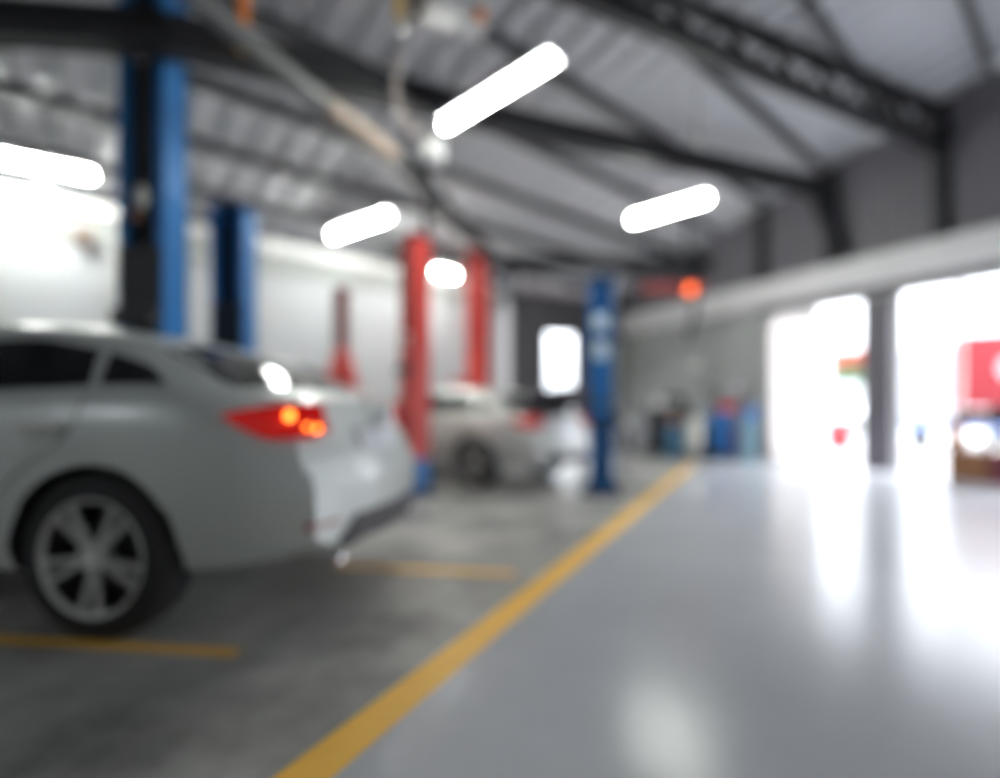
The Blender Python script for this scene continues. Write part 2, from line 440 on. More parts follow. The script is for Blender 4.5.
def ysurf(x, z):
    s = sec(x)
    for (y0, z0), (y1, z1) in zip(s[3:14], s[4:15]):
        if z0 <= z <= z1 and z1 > z0: return y0 + (y1 - y0) * (z - z0) / (z1 - z0)
    return s[10][0]
def zsurf(x, y):
    s = sec(x)
    for (y0, z0), (y1, z1) in zip(s[9:15], s[10:16]):
        if y1 <= abs(y) <= y0: return z0 + (z1 - z0) * (y0 - abs(y)) / max(1e-6, y0 - y1)
    return s[9][1]
def grid(mb, rows):
    vv = [[mb.bm.verts.new(p) for p in r] for r in rows]
    for A, B in zip(vv, vv[1:]):
        for i in range(len(A) - 1):
            if len({A[i], A[i + 1], B[i + 1], B[i]}) == 4: mb.bm.faces.new((A[i], A[i + 1], B[i + 1], B[i]))
def thickpatch(mb, rows, nrm, t=.012):
    """closed thin shell following rows of points, nrm = outward direction or function"""
    n = Vector(nrm).normalized()
    out_ = [[Vector(p) + n * t * .6 for p in r] for r in rows]; inn = [[Vector(p) - n * t for p in r] for r in rows]
    grid(mb, out_); grid(mb, inn)
    for k in (0, -1):
        grid(mb, [out_[k], inn[k]])
        grid(mb, [[r[k] for r in out_], [r[k] for r in inn]])
    bmesh.ops.remove_doubles(mb.bm, verts=mb.bm.verts[:], dist=.0004)
def side_patch(mb, side, x0, x1, lo, hi, n=14, m=5, off=.004, t=.012, shear=lambda x: 0):
    rows = []
    for i in range(n + 1):
        x = x0 + (x1 - x0) * i / n; a, b = lo(x), hi(x); row = []
        for j in range(m + 1):
            z = a + (b - a) * j / m; xx = x + shear(x) * (z - a)
            z = min(z, max(a, min(c_zr(xx) - .1, 9)))
            row.append(Vector(warp(xx, side * ysurf(xx, z), z)))
        rows.append(row)
    thickpatch(mb, rows, (0, side, .3 if lo(x0) > 1 else 0), t)
def top_patch(mb, x0, x1, wy, n=10, m=8, nrm=(0, 0, 1), t=.012):
    rows = []
    for i in range(n + 1):
        x = x0 + (x1 - x0) * i / n; w = wy(x)
        rows.append([Vector(warp(x, -w + 2 * w * j / m, zsurf(x, -w + 2 * w * j / m))) for j in range(m + 1)])
    thickpatch(mb, rows, nrm, t)
def rear_patch(mb, y0, y1, lo, hi, n=8, m=3, t=.012):
    rows = []
    for i in range(n + 1):
        y = y0 + (y1 - y0) * i / n; a, b = lo(y), hi(y)
        rows.append([Vector(warp(0, y, a + (b - a) * j / m)) for j in range(m + 1)])
    thickpatch(mb, rows, (-1, 0, 0), t)
# shared body mesh (arches cut once)
def body_mesh():
    mb = MB()
    xs = [0, .03, .08, .14, .2, .28, .38, .46, .54, .62, .7, .8, .9, 1, 1.15, 1.3, 1.5, 1.75, 2, 2.25, 2.5, 2.65, 2.8, 3, 3.2, 3.3, 3.4, 3.6, 3.8, 4, 4.2, 4.35, 4.5, 4.6, 4.68, 4.75]
    rings = []
    for x in xs:
        s = sec(x); loop = [(y, z) for y, z in s] + [(-y, z) for y, z in s[-2:0:-1]]
        rings.append([mb.bm.verts.new(warp(x, y, z)) for y, z in loop])
    n = len(rings[0])
    for A, B in zip(rings, rings[1:]):
        for i in range(n): mb.bm.faces.new((A[i], A[(i + 1) % n], B[(i + 1) % n], B[i]))
    h = n // 2
    for ring, x in ((rings[0], 0), (rings[-1], 4.75)):
        prevrow = None
        for i in range(1, h):
            a, b = ring[i], ring[n - i]; ya, za = sec(x)[i]
            row = [a] + [mb.bm.verts.new(warp(x, ya * (1 - 2 * k / 8), za)) for k in range(1, 8)] + [b]
            if prevrow is None:
                for k in range(8): mb.bm.faces.new((ring[0], row[k], row[k + 1]))
            else:
                for k in range(8): mb.bm.faces.new((prevrow[k], prevrow[k + 1], row[k + 1], row[k]))
            prevrow = row
        for k in range(8): mb.bm.faces.new((prevrow[k], prevrow[k + 1], ring[h]))
    o = mb.build('tmp_body', M['silver'], smooth=True)
    cut = MB()
    for x in (.87, 3.74):
        for s in (-1, 1): cut.cyl((x, s * .56, .365), (x, s * 1.1, .365), .425, seg=48)
    c = cut.build('tmp_cut', M['black'], smooth=True)
    md = o.modifiers.new('arch', 'BOOLEAN'); md.object = c; md.operation = 'DIFFERENCE'; md.solver = 'EXACT'; md.material_mode = 'TRANSFER'
    dg = bpy.context.evaluated_depsgraph_get()
    me = bpy.data.meshes.new_from_object(o.evaluated_get(dg))
    bpy.data.objects.remove(o); bpy.data.objects.remove(c)
    try: me.set_sharp_from_angle(angle=R(38))
    except Exception: pass
    return me
BODY = body_mesh()

def wheel_mb():
    t = MB()
    t.lathe([(.235, -.11), (.30, -.115), (.325, -.105), (.345, -.08), (.35, -.04), (.35, .04), (.345, .08), (.325, .105), (.30, .115), (.235, .11), (.228, .09), (.228, -.09), (.235, -.11)], 'Y', seg=56)
    return t
def rim_mb(side):
    r = MB(); s = side
    r.lathe([(.252, s * .108), (.246, s * .116), (.232, s * .11), (.226, s * .095), (.236, s * .09), (.252, s * .108)], 'Y', seg=56)
    for k in range(5):
        for dd in (-.17, .17):
            a = 2 * PI * k / 5 + dd; b = 2 * PI * k / 5 + dd * 1.0
            p0 = Vector((.05 * math.cos(a), s * .085, .05 * math.sin(a))); p1 = Vector((.235 * math.cos(b), s * .1, .235 * math.sin(b)))
            r.beam(p0, p1, .026, .026)
    r.cyl((0, s * .05, 0), (0, s * .1, 0), .065, seg=24)
    return r

def make_car(name, label, loc, rz, paint, lid_open=False, lit=True, scale=(1, 1, 1)):
    t = thing(name, label, 'car', loc, rz); t.scale = scale
    me = BODY.copy(); me.materials[0] = paint
    o = bpy.data.objects.new('body', me); C.objects.link(o); o.parent = t
    # windows
    top = lambda x: min(c_zr(x) - .115, 1.385)
    belt = lambda x: c_zb(x) + .04
    for s in (1, -1):
        w = MB(); side_patch(w, s, .97, 1.98, belt, lambda x: top(x), shear=lambda x: .42 * max(0, (1.5 - x) / .53)); w.build('side_window', M['glass'], t, smooth=True)
        w = MB(); side_patch(w, s, 2.06, 2.96, belt, lambda x: max(belt(x) + .005, min(top(x), belt(x) + (3.0 - x) * .85))); w.build('side_window', M['glass'], t, smooth=True)
        w = MB(); side_patch(w, s, .60, .91, belt, lambda x: max(belt(x) + .004, min(top(x), belt(x) + (x - .595) * .8)), shear=lambda x: .42); w.build('quarter_window', M['glass'], t, smooth=True)
    w = MB(); top_patch(w, .30, .76, lambda x: c_wr(x) - .03, nrm=(-.5, 0, .85)); w.build('rear_window', M['glass'], t, smooth=True)
    w = MB(); top_patch(w, 2.66, 3.3, lambda x: c_wr(x) - .03, nrm=(.45, 0, .9)); w.build('windscreen', M['glass'], t, smooth=True)
    # tail lamps wrap the corner
    for s in (1, -1):
        path = [(.25 - .25 * i / 8, None) for i in range(8)] + [(0, None)] + [(0, c_wb(0) - .06 * j) for j in range(1, 5)]
        rows = []; nn = len(path)
        for i, (x, yy) in enumerate(path):
            f = i / (nn - 1)
            lo = 1.0 - .10 * min(1, f * 2.2) ; hi = 1.008 + .05 * min(1, f * 2)
            if f > .85: lo += .02
            row = []
            for j in range(5):
                z = lo + (hi - lo) * j / 4
                zz = min(z, c_zb(x) + .015)
                y = ysurf(x, zz) if yy is None else yy
                p = Vector(warp(x, s * y, z))
                nv = Vector((-1 if yy is not None else -.25 - max(0, .1 - x) * 6, s * (1 if yy is None else .15), .1)).normalized()
                row.append(p + nv * .014)
            rows.append(row)
        w = MB(); thickpatch(w, rows, (-.6, s * .6, 0), .02)
        tl = w.build('tail_light', M['tail'], t, smooth=True)
        if lit and s == 1:
            for (dy, z, r) in ((.02, 1.005, .028), (.16, .94, .022), (.10, .95, .018)):
                p = Vector(warp(0, s * (c_wb(0) - dy), z)); b = MB(); b.sph((p.x - .02, p.y + s * .01, p.z), r, (.4, 1.3, .8))
                b.build('bulb', M['tailhot'], tl, smooth=True, label='glowing orange bulb in the red lens')
        # front lamp
        w = MB(); side_patch(w, s, 4.2, 4.55, lambda x: c_zb(x) - .17, lambda x: c_zb(x) - .06, t=.014); w.build('headlight', M['chrome'], t, smooth=True)
        # handles
        for hx in (1.12, 2.28):
            y = ysurf(hx, .95); h = MB()
            h.cyl((hx - .1, s * (y + .028), .955), (hx + .1, s * (y + .028), .955), .022, seg=12)
            for q in (-.085, .085): h.sph((hx + q, s * (y + .012), .955), .024)
            h.build('door_handle', M['cream'], t, smooth=True, label='bright door handle')
        # mirrors
        y = ysurf(2.95, 1.08); h = MB(); h.sph((2.92, s * (y + .12), 1.13), .09, (.7, 1.1, .75)); h.cyl((2.95, s * y, 1.08), (2.93, s * (y + .08), 1.11), .03, seg=10)
        h.build('wing_mirror', paint, t, smooth=True)
        # door seams
        for pts in ([(.94, 1.10), (.96, .98), (1.04, .87), (1.22, .76), (1.36, .62), (1.42, .42)], [(2.02, 1.08), (2.02, .36)], [(3.02, 1.04), (3.05, .8), (3.0, .4)]):
            sm = MB()
            for (xa, za), (xb, zb_) in zip(pts, pts[1:]):
                q = 6; P = [Vector((xa + (xb - xa) * i / q, s * (ysurf(xa + (xb - xa) * i / q, za + (zb_ - za) * i / q) + .001), za + (zb_ - za) * i / q)) for i in range(q + 1)]
                for a, b in zip(P, P[1:]): sm.beam(a, b, .006, .006)
            sm.build('door_seam', M['black'], t)
        # sill ridge highlight, put in as a raised strip of body paint
        rd = MB(); P = [Vector((x, s * (ysurf(x, .60) + .001), .60)) for x in (1.6, 2.2, 2.8, 3.35)]
        for a, b in zip(P, P[1:]): rd.beam(a, b, .012, .02)
        rd.build('ridge_highlight', paint, t)
        # exhaust
        e = MB(); e.lathe([(.030, -.14), (.043, -.145), (.045, -.13), (.045, .1), (.036, .1), (.034, -.13), (.030, -.14)], 'Z', seg=28)
        eo = e.build('exhaust_tip', M['chrome'], t, smooth=True); eo.rotation_euler = (0, R(90), 0); eo.location = (.02, s * .53, .335)
        rs = MB(); rear_patch(rs, s * .56, s * .76, lambda y: .50, lambda y: .525); rs.build('rear_reflector', M['redd'], t)
    rb = MB(); rear_patch(rb, -.74, .74, lambda y: .52, lambda y: .75, n=16, t=.03); rb.build('bumper_panel', paint, t)
    df_ = MB(); rear_patch(df_, -.56, .56, lambda y: .40 - .02 * (abs(y) < .4), lambda y: .52 - .10 * max(0, (abs(y) - .46) / .1), t=.022); df_.build('diffuser', M['diff'], t)
    pl = MB()
    for z in (.39, .36): pl.box((-.05, 0, z), (.16, .9, .02))
    pl.build('bumper_lip', M['diff'], t)
    if not lid_open:
        rc = MB(); rear_patch(rc, -.30, .30, lambda y: .795, lambda y: .945, t=.004); rc.build('plate_recess', mat('plate_recess_paint', (.3, .3, .31), .4), t)
        p = MB(); rear_patch(p, -.24, .24, lambda y: .815, lambda y: .925, t=.012); p.build('number_plate', M['plate'], t)
        b = MB(); b.cyl((-.155, 0, 1.0), (-.10, 0, 1.0), .04, seg=24); b.build('badge', M['chrome'], t, smooth=True)
        lp_ = MB(); P = [Vector(warp(.02, y, zsurf(.02, y))) + Vector((0, 0, .008)) for y in [-.6 + .1 * i for i in range(13)]]
        for a, b in zip(P, P[1:]): lp_.beam(a, b, .04, .02)
        lp_.build('trunk_lip', paint, t)
        for s in (1, -1):
            sm = MB()
            P = [Vector(warp(x, s * .66, zsurf(x, .66))) + Vector((0, 0, .001)) for x in (.02, .08, .14, .2, .27)]
            for a, b in zip(P, P[1:]): sm.beam(a, b, .007, .006)
            sm.build('trunk_seam', M['black'], t)
    else:
        q = MB(); top_patch(q, .02, .28, lambda x: .62, t=.006); q.build('boot_shade_panel', M['black'], t)  # black panel on the closed deck, painted shade of the open boot
        lid = MB(); P = []
        for i in range(9):
            u = i / 8; x = .30 - .62 * u * math.cos(R(28)) ; z = 1.17 + .62 * u * math.sin(R(28)) + .07 * math.sin(u * PI)
            P.append([Vector((x, y, z - .05 * (y / .65) ** 2)) for y in [-.64 + .16 * j for j in range(9)]])
        thickpatch(lid, P, (-.3, 0, 1), .03)
        lo = lid.build('boot_lid', M['diff'], t, smooth=True, label='raised dark boot lid')
        for s in (1, -1):
            st = MB(); st.cyl((.3, s * .55, 1.1), (.1, s * .55, 1.3), .012, seg=8)
            st.build('lid_strut', M['steelm'], t)
        p = MB(); rear_patch(p, -.24, .24, lambda y: .815, lambda y: .925, t=.012); p.build('number_plate', M['plate'], t)
    # wheels
    for x in (.87, 3.74):
        for s in (1, -1):
            w = wheel_mb().build('wheel', M['tyre'], t, smooth=True); w.location = (x, s * .78, .375); w.scale = (1.07, 1, 1.07); w.rotation_euler = (0, R(17), 0)
            rim_mb(s).build('rim', M['rim'], w, smooth=False)
            br_ = MB(); br_.lathe([(.234, s * .092), (.222, s * .05), (.214, -s * .06), (.232, -s * .1), (0, -s * .1)], 'Y', seg=40); br_.build('wheel_barrel', M['black'], w, smooth=True)
            bd_ = MB(); bd_.cyl((0, -s * .03, 0), (0, -s * .01, 0), .15, seg=32); bd_.build('brake_disc', M['steel'], w)
            hc = MB(); hc.cyl((0, s * .1, 0), (0, s * .108, 0), .032, seg=20); hc.build('hub_cap', M['chrome'], w)
    return t

fwd = lambda deg: math.atan2(math.sin(R(deg)), -math.cos(R(deg)))
make_car('sedan_car', 'silver four-door saloon parked nearest the camera with red tail light glowing', (-.82, 3.05, 0), fwd(8), M['silver'])
make_car('sedan_car', 'light silver car behind the red post with its dark boot lid raised', (.82, 6.98, 0), fwd(40), M['silver2'], lid_open=True, lit=False, scale=(.94, .95, .90))
make_car('sedan_car', 'white car mostly hidden behind the nearest silver saloon, dark windows showing', (-1.76, 6.36, 0), fwd(8), M['whitecar'], lit=False, scale=(.93, .93, 1.14))

# ------------------------------------------------------------------ lift posts
def lift_post(name, label, x, y, rz, h, w, d, cm, dark, basem=None, basez=0, zc=1.5, arms=(), armm=None, stickers_highlights=(), top=True, baseplate=True, inner=True, cmr=None):
    t = thing(name, label, 'lift post', (x, y, 0), rz, None); th = .018
    z0 = .02; zb = z0 + basez
    k = MB()      # channel open towards local -y
    k.box((0, d / 2 - th / 2, (zb + h) / 2), (w, th, h - zb))
    for s in (-1, 1):
        k.box((s * (w / 2 - th / 2), 0, (zb + h) / 2), (th, d - .002, h - zb)); k.box((s * (w / 2 - .04), -d / 2 + th / 2, (zb + h) / 2), (.075, th, h - zb - .002))
    k.build('column', cm, t)
    if basez:
        k = MB(); k.box((0, d / 2 - th / 2, z0 + basez / 2), (w + .01, th, basez))
        for s in (-1, 1):
            k.box((s * (w / 2 - th / 2), 0, z0 + basez / 2), (th + .01, d, basez)); k.box((s * (w / 2 - .05), -d / 2 + th / 2, z0 + basez / 2), (.1, th + .01, basez))
        k.build('column_foot', basem, t, label='blue foot of the column')
    if baseplate:
        k = MB(); k.box((0, 0, .012), (w + .22, d + .22, .024), bev=.004)
        for sx in (-1, 1):
            for sy in (-1, 1): k.cyl((sx * (w / 2 + .07), sy * (d / 2 + .07), .02), (sx * (w / 2 + .07), sy * (d / 2 + .07), .06), .016, seg=8)
            k.prism([(sx * (w / 2), 0, .02), (sx * (w / 2 + .1), 0, .02), (sx * (w / 2), 0, .2)], (0, .015, 0))
        k.build('base_plate', M['steel'] if not baseplate == 2 else basem, t)
    if top:
        k = MB(); k.box((0, 0, h + .015), (w + .06, d + .06, .05), bev=.006); k.cyl((0, -.02, h + .04), (0, -.02, h + .10), .05, seg=16); k.build('top_plate', dark, t)
    if inner:
        k = MB(); k.box((0, .02, h / 2), (w - .1, d * .35, h - .2)); k.cyl((w * .12, -d * .32, .3), (w * .12, -d * .32, h - .4), .018, seg=10); k.build('cylinder_housing', M['black'], t)
    k = MB(); k.box((0, -d * .2, zc), (w - .05, d * .75, .7), bev=.01); k.box((0, -d / 2 - .06, zc - .28), (w * .9, .14, .14), bev=.01)
    cg = k.build('carriage', armm or dark, t)
    for (dx, dy, L_) in arms:
        k = MB(); a = Vector((0, -d / 2 - .08, zc - .28)); b = a + Vector((dx, dy, 0)).normalized() * L_
        k.beam(a, b, .11, .09); k.beam(a + (b - a) * .55, b + (b - a) * .25, .08, .06); e = b + (b - a) * .22
        k.cyl((e.x, e.y, e.z), (e.x, e.y, e.z + .07), .07, seg=18)
        k.build('lift_arm', armm or dark, t)
    for (z, sx, r, mm) in stickers_highlights:
        k = MB(); k.box((sx, -d / 2 - .006, z), (r * 1.6, .008, r * 2), bev=.003); k.build('sticker_highlight_plate', mm, t, label='pale glossy plate: sticker on the red post, painted highlight on the blue')
    return t

BLK = M['black']
p = lift_post('lift_post', 'tall blue open-channel lift post standing right behind the nearest silver saloon', -3.10, 4.66, 0, 4.75, .40, .34, M['blue'], M['blued'], zc=2.1, armm=M['black'])
k = MB(); k.sph((.02, -.2, 2.86), .05, (1, .8, 2.1)); k.build('cable_pulley', M['cream'], p, smooth=True, label='cream pulley hanging in the channel')
k = MB(); k.sph((-.03, -.2, 2.70), .055); k.build('cable_grip', M['skin'], p, smooth=True, label='brown cable grip')
k = MB(); k.sph((.02, -.2, 4.05), .05, (1, .8, 1)); k.build('guide_roller', M['greyp'], p, smooth=True)
k = MB(); k.tube([(.02, -.2, 2.9), (.02, -.2, 4.1)], .008); k.build('lift_cable', M['steelm'], p)
lift_post('lift_post', 'shorter dark blue lift post with a flat top cap in front of the white wall', -2.70, 5.28, 0, 3.04, .34, .26, M['blue'], M['blued'], zc=1.75, armm=M['black'])
p = lift_post('lift_post', 'big red lift post with blue foot between the two silver cars', -1.05, 6.42, R(-50), 3.12, .30, .26, M['red'], M['redd'], basem=M['blue2'], basez=.42, zc=1.35, armm=M['red'],
          arms=(), stickers_highlights=((1.92, .04, .05, M['white']), (1.80, .04, .04, M['cream'])), inner=False)
k = MB(); k.box((.0, -.15, .12), (.3, .16, .1), bev=.02); k.sph((.15, -.22, .13), .07); k.build('foot_arm', M['red'], p)
k = MB(); k.box((0, -.15, 1.52), (.33, .05, .1)); k.build('lock_bracket', M['steel'], p)
lift_post('lift_post', 'red lift post further back against the white wall, above the silver car roof', -.45, 10.6, R(-40), 4.25, .36, .3, M['red'], M['redd'], zc=1.85, arms=((-1, -.3, .35),), armm=M['red'], inner=False)
p = lift_post('lift_post', 'thin dark red lift post with flared arms left of the big red post', -2.52, 8.3, R(0), 2.98, .19, .16, M['redd'], M['redd'], zc=1.7, arms=((-1, -.6, .22), (1, -.6, .22)), armm=M['red'], inner=False, top=False)
k = MB(); k.cyl((0, -.02, 1.38), (0, -.02, 1.98), .30, .12, seg=24); k.build('flared_skirt', M['red'], p, smooth=True)
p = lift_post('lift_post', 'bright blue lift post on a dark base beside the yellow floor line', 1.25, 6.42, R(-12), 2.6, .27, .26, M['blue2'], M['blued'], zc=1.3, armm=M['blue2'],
          stickers_highlights=((2.1, .0, .10, M['label']), (1.75, .0, .11, M['label'])), inner=False, basem=M['blue2'])  # pale plates stand in for small bright highlights on this post
k = MB(); k.box((.0, -.16, 1.02), (.3, .1, .24), bev=.02); k.build('control_box', M['black'], p)
k = MB(); k.box((.25, -.06, 1.16), (.12, .1, .14), bev=.02); k.cyl((.25, -.06, .2), (.25, -.06, 1.1), .03); k.build('power_unit', M['greyp'], p)

# ------------------------------------------------------------------ ceiling lights
LBL = ['large lit tube light at top centre, nearest the camera', 'lit tube light at right of centre under the dark girder', 'lit tube light left of the big red lift post',
       'small lit tube light between the two red lift posts', 'lit tube light at the far left edge above the white wall']
def tube_light(label, pa, pb, r=.045):
    pa, pb = Vector(pa), Vector(pb); c = (pa + pb) / 2; L_ = (pb - pa).length
    t = thing('tube_light', label, 'ceiling light', (c.x, c.y, c.z), math.atan2(pb.y - pa.y, pb.x - pa.x), 'lit tube lights under the roof')
    k = MB(); k.cyl((-L_ / 2, 0, 0), (L_ / 2, 0, 0), r, seg=20)
    for s in (-1, 1): k.sph((s * L_ / 2, 0, 0), r)
    k.build('diffuser', M['lamp'], t, smooth=True, label='glowing white tube cover')
    k = MB(); k.box((0, 0, r + .03), (L_ + .08, .2, .04), bev=.005)
    for s in (-1, 1): k.box((0, s * .098, r - .0), (L_ + .08, .01, .05), rx=s * R(25))
    k.build('housing', M['greyp'], t, label='grey reflector housing')
    for s in (-1, 1):
        q = c + (pb - pa).normalized() * s * L_ * .35; hh = roofz(q) - .02 - c.z
        k = MB(); k.cyl((s * L_ * .35, 0, r + .04), (s * L_ * .35, 0, hh), .006, seg=6); k.build('hanger_rod', M['steelm'], t)
    return t
tube_light(LBL[0], gp(446, 5.84, 123), gp(550, 4.78, 64), .044)
tube_light(LBL[1], gp(634, 8.62, 220), gp(705, 7.78, 198), .055)
tube_light(LBL[2], gp(334, 9.35, 235), gp(386, 8.48, 216), .055)
tube_light(LBL[3], gp(438, 10.70, 272), gp(453, 10.95, 275), .06)
tube_light(LBL[4], gp(-45, 6.25, 150), gp(89, 6.95, 174), .055)
def lamp(label, p, r, m, sc=(1, 1, 1.2)):
    t = thing('pendant_lamp', label, 'lamp', p); z = roofz(p) - p[2]
    k = MB(); k.sph((0, 0, 0), r, sc); k.build('lamp_globe', m, t, smooth=True)
    k = MB(); k.cyl((0, 0, r), (0, 0, r + .07), .03, seg=12); k.build('socket', M['steelm'], t)
    k = MB(); k.cyl((0, 0, r + .05), (0, 0, z), .005, seg=6); k.build('cord', M['steel'], t)
lamp('white egg-shaped pendant under the tube light at the far left', gp(42, 7.05, 195), .08, M['white'], (1, 1, 1.7))
lamp('small round grey pendant hanging before the dark girder at upper right', gp(697, 6.0, 141), .05, M['cream'])
lamp('small grey pendant at top left beside the yellow hoist hook', gp(296, 5.0, 50), .045, M['greyp'])

# ------------------------------------------------------------------ overhead duct, hoists, reel
t = thing('ceiling_duct', 'long grey-brown duct running diagonally under the roof towards the red posts', 'duct', gp(300, 4.55, 84))
o0 = Vector(t.location)
k = MB(); pts = [gp(150, 3.35, -40), gp(300, 4.55, 84), gp(408, 6.3, 166)]
k.tube([q - o0 for q in pts], .085, 16); k.build('duct_pipe', M['ductgrey'], t, smooth=True)
k = MB(); k.tube([pts[1] + (pts[2] - pts[1]) * .18 - o0 + Vector((0, -.01, -.01)), pts[1] + (pts[2] - pts[1]) * .8 - o0 + Vector((0, -.01, -.01))], .094, 16)  # brown highlight along the duct, put in as a tan shell
k.build('duct_highlight', mat('tan_highlight', (.24, .18, .14), .6), t, smooth=True, label='brown highlight on the duct, painted as a tan shell')
k = MB(); k.tube([q - o0 for q in (pts[2], gp(450, 8.2, 215), gp(512, 10.9, 276))], .13, 16); k.build('duct_tail', M['black'], t, smooth=True, label='dark far end of the duct')
k = MB(); k.sph(pts[2] - o0, .12, (1.1, 1, 1.1)); k.build('duct_joint', M['steel'], t, smooth=True)
hn = MB()
for q in (pts[1], pts[2]): hn.cyl(q - o0, Vector((q.x, q.y, roofz(q))) - o0, .01, seg=6)
hn.build('duct_hanger', M['steel'], t)

p_ = gp(432, 6.3, 152)
t = thing('junction_box', 'rounded pale grey junction box where the hoses meet below the large tube light', 'junction box', p_)
k = MB(); k.box((0, 0, 0), (.30, .2, .3), bev=.05); k.build('box_shell', M['greyp'], t, smooth=True)
k = MB(); k.cyl((0, -.13, .02), (0, -.09, .02), .08, seg=20); k.build('cover_disc', M['cream'], t)
k = MB(); k.cyl((0, 0, .14), (0, 0, roofz(p_) - p_.z), .015, seg=8); k.build('conduit', M['steel'], t)
k = MB(); k.cyl((-.05, 0, -.14), (-.1, .25, -.9), .06, .045, seg=14); k.build('drop_hose', M['steel'], t, smooth=True)

def hoist(label, px, Y, ytop_mat, py_end, m1, m2, extra=None):
    e = gp(px, Y, py_end); t = thing('hoist_hook', label, 'hoist', e); zt = roofz(e) - e.z
    k = MB(); k.cyl((0, 0, .06), (0, 0, min(.46, zt)), .036, .05, seg=14); k.build('strap', m1, t, smooth=True)
    k = MB(); k.sph((0, 0, .02), .062, (1, 1, 1.25)); k.build('hook_block', m2, t, smooth=True)
    k = MB(); k.cyl((0, 0, .44), (0, 0, zt), .012, seg=8); k.build('chain', M['steelm'], t)
    return t
hoist('orange strap hoist hanging at the top left above the dark girder', 243, 4.3, None, 46, M['orange'], M['yel'])
hoist('yellow strap hoist with pale hook block hanging left of the large tube light', 399, 4.6, None, 30, M['yel'], M['cream'])
t = thing('air_hose', 'brown air hose hanging from the yellow hoist down to the junction box', 'hose', gp(397, 4.8, 60)); o0 = Vector(t.location)
k = MB(); k.tube([q - o0 for q in (gp(397, 4.8, 52), gp(394, 5.0, 80), gp(395, 5.3, 104), gp(408, 5.8, 124), gp(421, 6.05, 136))], .028, 12)
k.build('hose', mat('grey_brown_hose', (.2, .165, .155), .5), t, smooth=True)
e = gp(455, 4.75, 6)
t = thing('hose_reel', 'white ceiling unit with an orange cap at the top beside the yellow hoist', 'hose reel', e, R(25))
k = MB(); k.box((0, 0, .02), (.62, .34, .36), bev=.05); k.build('reel_case', M['white'], t, smooth=True)
k = MB(); k.sph((.17, -.19, -.15), .06); k.build('cap', M['orange'], t, smooth=True, label='orange cap')
k = MB(); k.box((0, 0, (roofz(e) - e.z) / 2 + .08), (.1, .1, roofz(e) - e.z - .2)); k.build('mount', M['steel'], t)
k = MB(); k.box((-.33, .0, .05), (.1, .3, .3)); k.build('bracket', M['steel'], t)

# small fittings on walls
def fitting(name, label, cat, px, Y, py, size, m, m2, rz=0):
    t = thing(name, label, cat, gp(px, Y, py), rz); w, d, h = size
    k = MB(); k.box((0, 0, 0), size, bev=min(size) * .18); k.build('case', m, t)
    k = MB(); k.cyl((0, -d / 2 - .02, 0), (0, -d / 2, 0), min(w, h) * .35, seg=20); k.build('face_ring', m2, t)
    k = MB(); k.box((0, d / 2 + .04, 0), (w * .3, .1, h * .3)); k.build('bracket', M['steel'], t)
fitting('wall_speaker', 'small brown speaker hung high on the white wall at far left', 'speaker', 84, 7.55, 237, (.2, .16, .2), M['brown'], M['black'], R(40))
fitting('wall_light', 'round pale lamp on the pale wall beam right of the short blue post', 'wall lamp', 272, 8.9, 250, (.14, .1, .14), M['white'], M['white'], R(40))
# white cable trunk along that beam
# orange beacon unit on the right wall
t = thing('beacon_bracket', 'red bracket holding a lit orange warning lamp high on the far right wall', 'warning light', gp(672, 10.4, 290), R(-5))
k = MB(); k.box((-.1, 0, .04), (1.0, .14, .16), bev=.02); k.build('bracket_arm', M['redd'], t, label='dark red arm')
k = MB(); k.sph((.33, -.1, -.02), .085); k.build('lamp_lens', M['beacon'], t, smooth=True, label='lit orange lens')
k = MB(); k.cyl((.52, 0, -.02), (.52, 0, .12), .12, seg=20); k.build('lamp_cage', M['redd'], t)
k = MB(); k.cyl((-.5, 0, .1), (-.5, 0, roofz(t.location) - t.location.z), .03, seg=10); k.cyl((.3, 0, .1), (.3, 0, roofz(t.location) - t.location.z), .03, seg=10); k.build('hanger', M['steel'], t)
k = MB(); k.tube([(.5, .02, 0), (.45, .1, -.5), (.35, .1, -.95)], .05); k.build('drop_pipe', M['steel'], t)

# ------------------------------------------------------------------ tool area along the far right
def cabinet(label, px0, px1, Y, ytop, m, drawers=4, d=.5, name='tool_cabinet', castor=True):
    a = gp(px0, Y); b = gp(px1, Y); w = b.x - a.x; h = H0 + (HY - ytop) / F * Y; cx = (a.x + b.x) / 2
    t = thing(name, label, 'cabinet', (cx, Y + d / 2, 0))
    z0 = .1 if castor else .0
    k = MB(); k.box((0, 0, (z0 + h) / 2), (w, d, h - z0), bev=.012); k.build('cabinet_body', m, t)
    if drawers:
        zz = z0 + .04; dh = (h - z0 - .08) / drawers
        for i in range(drawers):
            k = MB(); k.box((0, -d / 2 - .008, zz + dh * (i + .5)), (w - .06, .018, dh - .02), bev=.003); o = k.build('drawer', m, t)
            k = MB(); k.box((0, -d / 2 - .03, zz + dh * (i + .8)), (w * .5, .02, .018)); k.build('handle', M['chrome'], o)
    if castor:
        for sx in (-1, 1):
            for sy in (-1, 1):
                k = MB(); k.cyl((sx * (w / 2 - .07) - .015, sy * (d / 2 - .07), .045), (sx * (w / 2 - .07) + .015, sy * (d / 2 - .07), .045), .045, seg=16); k.box((sx * (w / 2 - .07), sy * (d / 2 - .07), .08), (.05, .05, .05)); k.build('castor', M['black'], t)
    return t, h, cx
cabinet('low black tool cabinet right beside the bright blue lift post', 619, 631, 11.6, 428, M['black'], 2)
cabinet('light grey tool cabinet in the row along the far wall', 632.5, 648, 11.5, 416, M['greyp'], 3)
cabinet('black cabinet between the light grey one and the teal drum', 650.5, 663, 11.45, 408, M['black'], 3)
